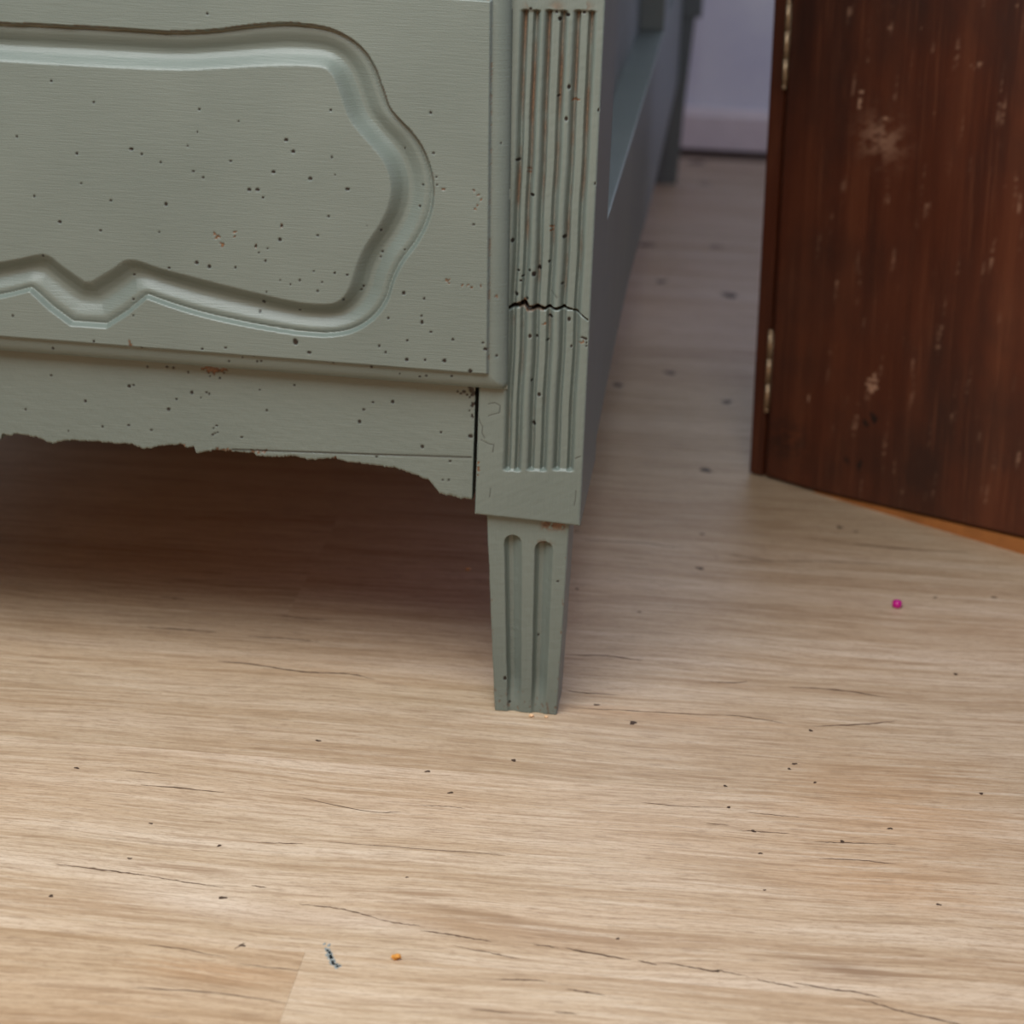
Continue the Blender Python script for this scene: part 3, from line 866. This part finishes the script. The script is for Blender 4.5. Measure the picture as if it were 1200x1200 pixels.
# --- apron with its ragged lower edge
ax = np.arange(-0.5895, -0.0727, 0.0007)
ex = np.array([p[0] for p in APRON_EDGE])
ez = np.array([p[1] for p in APRON_EDGE])
full_x = np.concatenate([2 * XC - ex[::-1], ex])
full_z = np.concatenate([ez[::-1], ez])
o_ = np.argsort(full_x, kind='stable')
bz = np.interp(ax, full_x[o_], full_z[o_]) + wob(ax, ax, 0.0010, 700, 61) + wob(ax, ax, 0.0010, 2500, 62)
nr = 120
v = np.linspace(0, 1, nr)[:, None]
AX = np.repeat(ax[None, :], nr, 0)
AZ = bz[None, :] * (1 - v) + 0.2420 * v
hole = stamp(AX, AZ, APRON_HOLES, 0.0008, 0.2)
wood = stamp(AX, AZ, APRON_CHIPS, 0.0013, 0.3, True)
sd = seg_dist(AX, AZ, APRON_SEAM)
seam = (AX > APRON_SEAM[0][0]) * np.exp(-(sd / 0.00055) ** 2) * np.where(wob(AX, AX * 0, 1, 300, 63) > -0.4, 1, 0.35)
hole = np.maximum(hole, seam * 0.95)
# darkened splits in the top right corner
spl = stamp(AX, AZ, [(-0.0745, 0.226, 1.6), (-0.0742, 0.218, 1.2), (-0.0745, 0.210, 0.8), (-0.076, 0.229, 1.5)], 0.0013, 0.3, True)
hole = np.maximum(hole, spl)
AY = 0.004 + 0.0006 * hole + 0.0006 * wood + wob(AX, AZ, 0.0004, 80, 64) + wob(AX, AZ, 0.00015, 600, 65) + 0.0008 * np.clip(1 - v * 60, 0, 1)
ap = own(grid_solid('apron', AX, AY, AZ, 0.024, PAINT_H, None, {'hole': hole, 'wood': wood}))
ap['label'] = 'front apron with a chipped scalloped lower edge'

# --- long sides: rail with a ledge, recessed panel, stiles, rear posts and legs
rail_y = [0.150, 0.30, 0.45, 0.60, 0.75, 0.90, 1.10, 1.40, BODY_Y - 0.06]
rail_z = [0.152, 0.162, 0.168, 0.170, 0.164, 0.153, 0.148, 0.147, 0.150]
fy = np.linspace(rail_y[0], rail_y[-1], 25)
fz = np.interp(fy, rail_y, rail_z)
outline = [(float(a), float(b)) for a, b in zip(fy, fz)] + [(BODY_Y - 0.06, 0.312), (0.150, 0.312)]


def side(x_out, sgn):
    """sgn +1: outer face looks to +x"""
    def xx(d):
        return x_out - sgn * d

    def rng(a, b):
        return (min(xx(a), xx(b)), max(xx(a), xx(b)))
    a, b = rng(0.0004, 0.0300)
    own(prism('side_rail', outline, 'x', a, b, PAINT_H, None, 0.0012))
    a, b = rng(0.0282, 0.0380)
    own(box('side_panel', a, b, 0.149, BODY_Y - 0.05, 0.300, TOP - 0.03, PAINT_V, None, 0))
    a, b = rng(0.0006, 0.0285)
    own(box('side_stile', a, b, 1.170, 1.285, 0.3121, TOP - 0.03, PAINT_V, None, 0.002))
    a, b = rng(0.0006, 0.0285)
    own(box('top_rail', a, b, 0.150, BODY_Y - 0.06, TOP - 0.09, TOP - 0.022, PAINT_H, None, 0.0015))
    # rear post and its tapered leg
    a, b = rng(-0.027, 0.045)
    own(box('rear_post', a, b, BODY_Y - 0.060, BODY_Y, 0.238, TOP - 0.022, PAINT_V, None, 0.002))
    bm = bmesh.new()
    lv = []
    for z, d0, d1, y0, y1 in ((0.0, -0.0055, 0.0300, BODY_Y - 0.045, BODY_Y - 0.010),
                              (0.12, -0.0105, 0.0350, BODY_Y - 0.052, BODY_Y - 0.006),
                              (0.239, -0.0180, 0.0400, BODY_Y - 0.057, BODY_Y - 0.003)):
        a, b = rng(d0, d1)
        lv.append([bm.verts.new(p) for p in ((a, y0, z), (b, y0, z), (b, y1, z), (a, y1, z))])
    bm.faces.new(lv[0][::-1])
    bm.faces.new(lv[-1])
    for p, q in zip(lv, lv[1:]):
        for j in range(4):
            bm.faces.new((p[j], p[(j + 1) % 4], q[(j + 1) % 4], q[j]))
    bmesh.ops.recalc_face_normals(bm, faces=bm.faces)
    me = bpy.data.meshes.new('rear_leg')
    bm.to_mesh(me)
    bm.free()
    own(link('rear_leg', me, PAINT_V))


side(0.0, 1)
side(-WID, -1)
own(box('bottom_board', -WID + 0.03, -0.03, 0.026, BODY_Y - 0.06, 0.222, 0.234, INNER, None, 0))
own(box('back_board', -WID + 0.02, -0.02, BODY_Y - 0.03, BODY_Y - 0.015, 0.20, TOP - 0.022, INNER, None, 0))
own(box('drawer_rail', -0.5895, -0.0706, 0.001, 0.020, 0.470, 0.530, PAINT_H, None, 0))
own(box('drawer_rail', -0.5895, -0.0706, 0.001, 0.020, 0.735, TOP - 0.022, PAINT_H, None, 0))
own(box('top_board', -WID - 0.02, 0.02, -0.02, BODY_Y + 0.01, TOP - 0.022, TOP, PAINT_H, None, 0.004))

# ------------------------------------------------------------------ dark mahogany cabinet on the right
CA = math.radians(-37.0)
bc = empty('mahogany_cabinet', (0.1176, 0.5745, 0.0), CA)
tag(bc, 'dark red-brown wooden cabinet with a scuffed hinged door, standing at the right', 'cabinet')
BW, BD, BH = 0.46, 0.34, 0.92
LEAN = -0.0225


def lean(o, extra=0.0):
    o.rotation_euler = (0, LEAN + extra, 0)
    return o


sp = box('side_panel', 0.0, 0.0137, 0.0, BD, 0.001, BH, MAHOG, bc, 0.0008)
lean(sp)
box('side_panel', BW - 0.016, BW, 0.0, BD, 0.006, BH, MAHOG, bc, 0.0008)
box('back_panel', 0.012, BW - 0.014, BD - 0.012, BD - 0.002, 0.01, BH - 0.01, MAHOG, bc, 0)
prism('base_board', [(0.07, 0.0), (BW - 0.017, 0.0), (BW - 0.017, 0.0220), (0.075, 0.0009), (0.07, 0.0006)],
      'y', 0.0005, BD - 0.02, ORANGE, bc, 0)
box('top_board', -0.045, BW + 0.012, -0.022, BD + 0.012, BH - 0.004, BH + 0.016, MAHOG, bc, 0.003)
dx0, dx1 = 0.0176, BW - 0.018
gx = np.linspace(dx0, dx1, 260)
gz = np.linspace(0.0, 1.0, 420)
GX, GV = np.meshgrid(gx, gz)
zb = 0.0016 - 0.0225 * GX + 0.060 * np.clip(GX - 0.075, 0, None)
GZ = zb + (BH - 0.012 - zb) * GV
DHo = np.zeros(GX.shape)
for d, r in ((GX - dx0, 0.0015), (dx1 - GX, 0.0015), (GZ - zb, 0.003)):
    q = np.clip(1 - d / r, 0, 1)
    DHo = np.maximum(DHo, r * (1 - np.sqrt(1 - q * q)))
marks = [(0.1246, 0.103, 1.6), (0.1256, 0.107, 2.0), (0.1262, 0.112, 1.6), (0.127, 0.116, 1.3), (0.1225, 0.104, 1.0),
         (0.094, 0.345, 1.5), (0.0945, 0.353, 0.9), (0.093, 0.341, 1.1), (0.060, 0.083, 0.9), (0.121, 0.335, 1.0)]
sc_ = 0.75 * stamp(GX, GZ, marks, 0.0016, 0.5, True)
n1 = wob(GX, GZ * 0.12, 1.0, 900, 71) + wob(GX, GZ * 0.2, 1.0, 300, 72)
n2 = wob(GX, GZ, 1.0, 240, 73) + wob(GX, GZ, 1.0, 700, 74)
patch = np.exp(-(((GX - 0.118) / 0.020) ** 2 + ((GZ - 0.318) / 0.018) ** 2))
sc_ = np.maximum(sc_, 0.45 * patch * sstep(0.0, 0.8, n2 + 0.35))
sc_ = np.maximum(sc_, 0.42 * sstep(0.35, 1.0, n1) * sstep(0.04, 0.09, GX) * sstep(-0.2, 0.6, n2))
sc_ = np.maximum(sc_, 0.55 * sstep(0.85, 1.2, n2) * sstep(0.07, 0.11, GX) * sstep(0.25, 0.40, GZ))
stn = np.maximum(0.75 * np.exp(-(((GX - 0.040) / 0.022) ** 2 + ((GZ - 0.040) / 0.022) ** 2)) * sstep(-0.7, 0.3, n2),
                 stamp(GX, GZ, [(0.129, 0.079, 1.8), (0.121, 0.073, 1.3), (0.105, 0.036, 1.2), (0.118, 0.034, 1.4)], 0.002, 0.3, True))
stn = np.maximum(stn, 0.55 * np.exp(-(((GX - 0.03) / 0.02) ** 2 + ((GZ - 0.40) / 0.07) ** 2)))
door = grid_solid('door', GX, DHo - 0.0005, GZ, 0.017, MAHOG, bc, {'scuff': sc_, 'stain': stn})
lean(door)


def hinge(z0, z1):
    bm = bmesh.new()
    n = 3
    L = (z1 - z0) / n
    for k in range(n):
        r = 0.0021
        bmesh.ops.create_cone(bm, cap_ends=True, segments=14, radius1=r, radius2=r, depth=L - 0.0001,
                              matrix=Matrix.Translation((0, 0, z0 + L * (k + 0.5))))
    for z in (z0 - 0.0012, z1 + 0.0012):
        bmesh.ops.create_uvsphere(bm, u_segments=10, v_segments=6, radius=0.0022, matrix=Matrix.Translation((0, 0, z)))
    box_bm(bm, 0.0004, 0.0012, 0.0005, 0.014, z0, z1)
    me = bpy.data.meshes.new('hinge')
    bm.to_mesh(me)
    bm.free()
    for p in me.polygons:
        p.use_smooth = len(p.vertices) == 4 and abs(p.normal.z) < 0.5
    o = link('hinge', me, BRASS, door)
    o.location = (0.0160, -0.0012, 0)
    o['label'] = 'aged brass hinge knuckle'


hinge(0.0640, 0.1335)
hinge(0.3500, 0.4195)
hinge(0.7200, 0.7895)

# ------------------------------------------------------------------ small litter on the floor
MAG = simple_material('magenta_glass', (0.42, 0.004, 0.20), 0.25, 0.5)
CRUMB = simple_material('ochre_crumb', (0.55, 0.25, 0.05), 0.8, 0.3, 0, 0.3, 900)
PALE = simple_material('pale_wood_crumb', (0.62, 0.42, 0.25), 0.8, 0.3, 0, 0.2, 900)
SMEAR = simple_material('dried_blue_grey_paint', (0.24, 0.275, 0.275), 0.6, 0.4, 0, 0.4, 600)

bm = bmesh.new()   # bead: pierced round ring
nu, nv = 28, 14
vr = [[bm.verts.new(((0.0021 + 0.0018 * math.cos(6.2832 * b / nv)) * math.cos(6.2832 * a / nu),
                     (0.0021 + 0.0018 * math.cos(6.2832 * b / nv)) * math.sin(6.2832 * a / nu),
                     0.0030 + 0.0030 * math.sin(6.2832 * b / nv))) for b in range(nv)] for a in range(nu)]
for a in range(nu):
    for b in range(nv):
        bm.faces.new((vr[a][b], vr[(a + 1) % nu][b], vr[(a + 1) % nu][(b + 1) % nv], vr[a][(b + 1) % nv])).smooth = True
me = bpy.data.meshes.new('bead')
bm.to_mesh(me)
bm.free()
bead = link('bead', me, MAG)
bead.location = (0.2335, 0.2600, 0.0)
tag(bead, 'tiny magenta bead lying on the floor in front of the brown cabinet', 'bead')


def crumb(name, x, y, r, mat, label, flat=0.7):
    bm = bmesh.new()
    bmesh.ops.create_icosphere(bm, subdivisions=2, radius=r)
    for v in bm.verts:
        v.co *= 1 + random.uniform(-0.28, 0.28)
        v.co.z *= flat
        v.co.x *= 1.25
    lo = min(v.co.z for v in bm.verts)
    for v in bm.verts:
        v.co.z -= lo
    me = bpy.data.meshes.new(name)
    bm.to_mesh(me)
    bm.free()
    o = link(name, me, mat)
    o.location = (x, y, 0.0)
    tag(o, label, 'crumb')
    return o


crumb('ochre_crumb', -0.0705, -0.3385, 0.0022, CRUMB, 'small ochre crumb on the bare floor near the front')
crumb('pale_crumb', -0.0271, 0.0010, 0.0015, PALE, 'pale wood crumb at the foot of the fluted leg')
crumb('wood_crumb', -0.0170, 0.0020, 0.0011, PALE, 'tiny wood crumb at the right corner of the fluted leg')
crumb('yellow_crumb', -0.1028, 0.2772, 0.0016, PALE, 'tiny yellow crumb in the shade under the painted cabinet')

bm = bmesh.new()
SM = []
for k in range(26):
    t = random.random()
    SM.append((-0.1108 + 0.0105 * t + random.gauss(0, 0.0011), -0.3295 - 0.0235 * t + random.gauss(0, 0.0008),
               random.uniform(0.0006, 0.0019) * (1.3 - 0.5 * abs(t - 0.35))))
for (x, y, r) in SM:
    n = 12
    ph = [random.random() * 6.28 for _ in range(3)]
    top, bot = [], []
    for i in range(n):
        t = 6.283 * i / n
        rr = r * (1 + 0.35 * math.sin(2 * t + ph[0]) + 0.25 * math.sin(3 * t + ph[1]) + 0.15 * math.sin(5 * t + ph[2]))
        bot.append(bm.verts.new((x + 0.75 * rr * math.cos(t), y + rr * math.sin(t), 0.00001)))
        top.append(bm.verts.new((x + 0.62 * rr * math.cos(t), y + 0.85 * rr * math.sin(t), 0.00035)))
    bm.faces.new(top)
    for i in range(n):
        bm.faces.new((bot[i], bot[(i + 1) % n], top[(i + 1) % n], top[i]))
me = bpy.data.meshes.new('paint_smear')
bm.to_mesh(me)
bm.free()
tag(link('paint_smear', me, SMEAR), 'dried blue-grey paint smear on the floor beside the plank joint', 'paint smear')
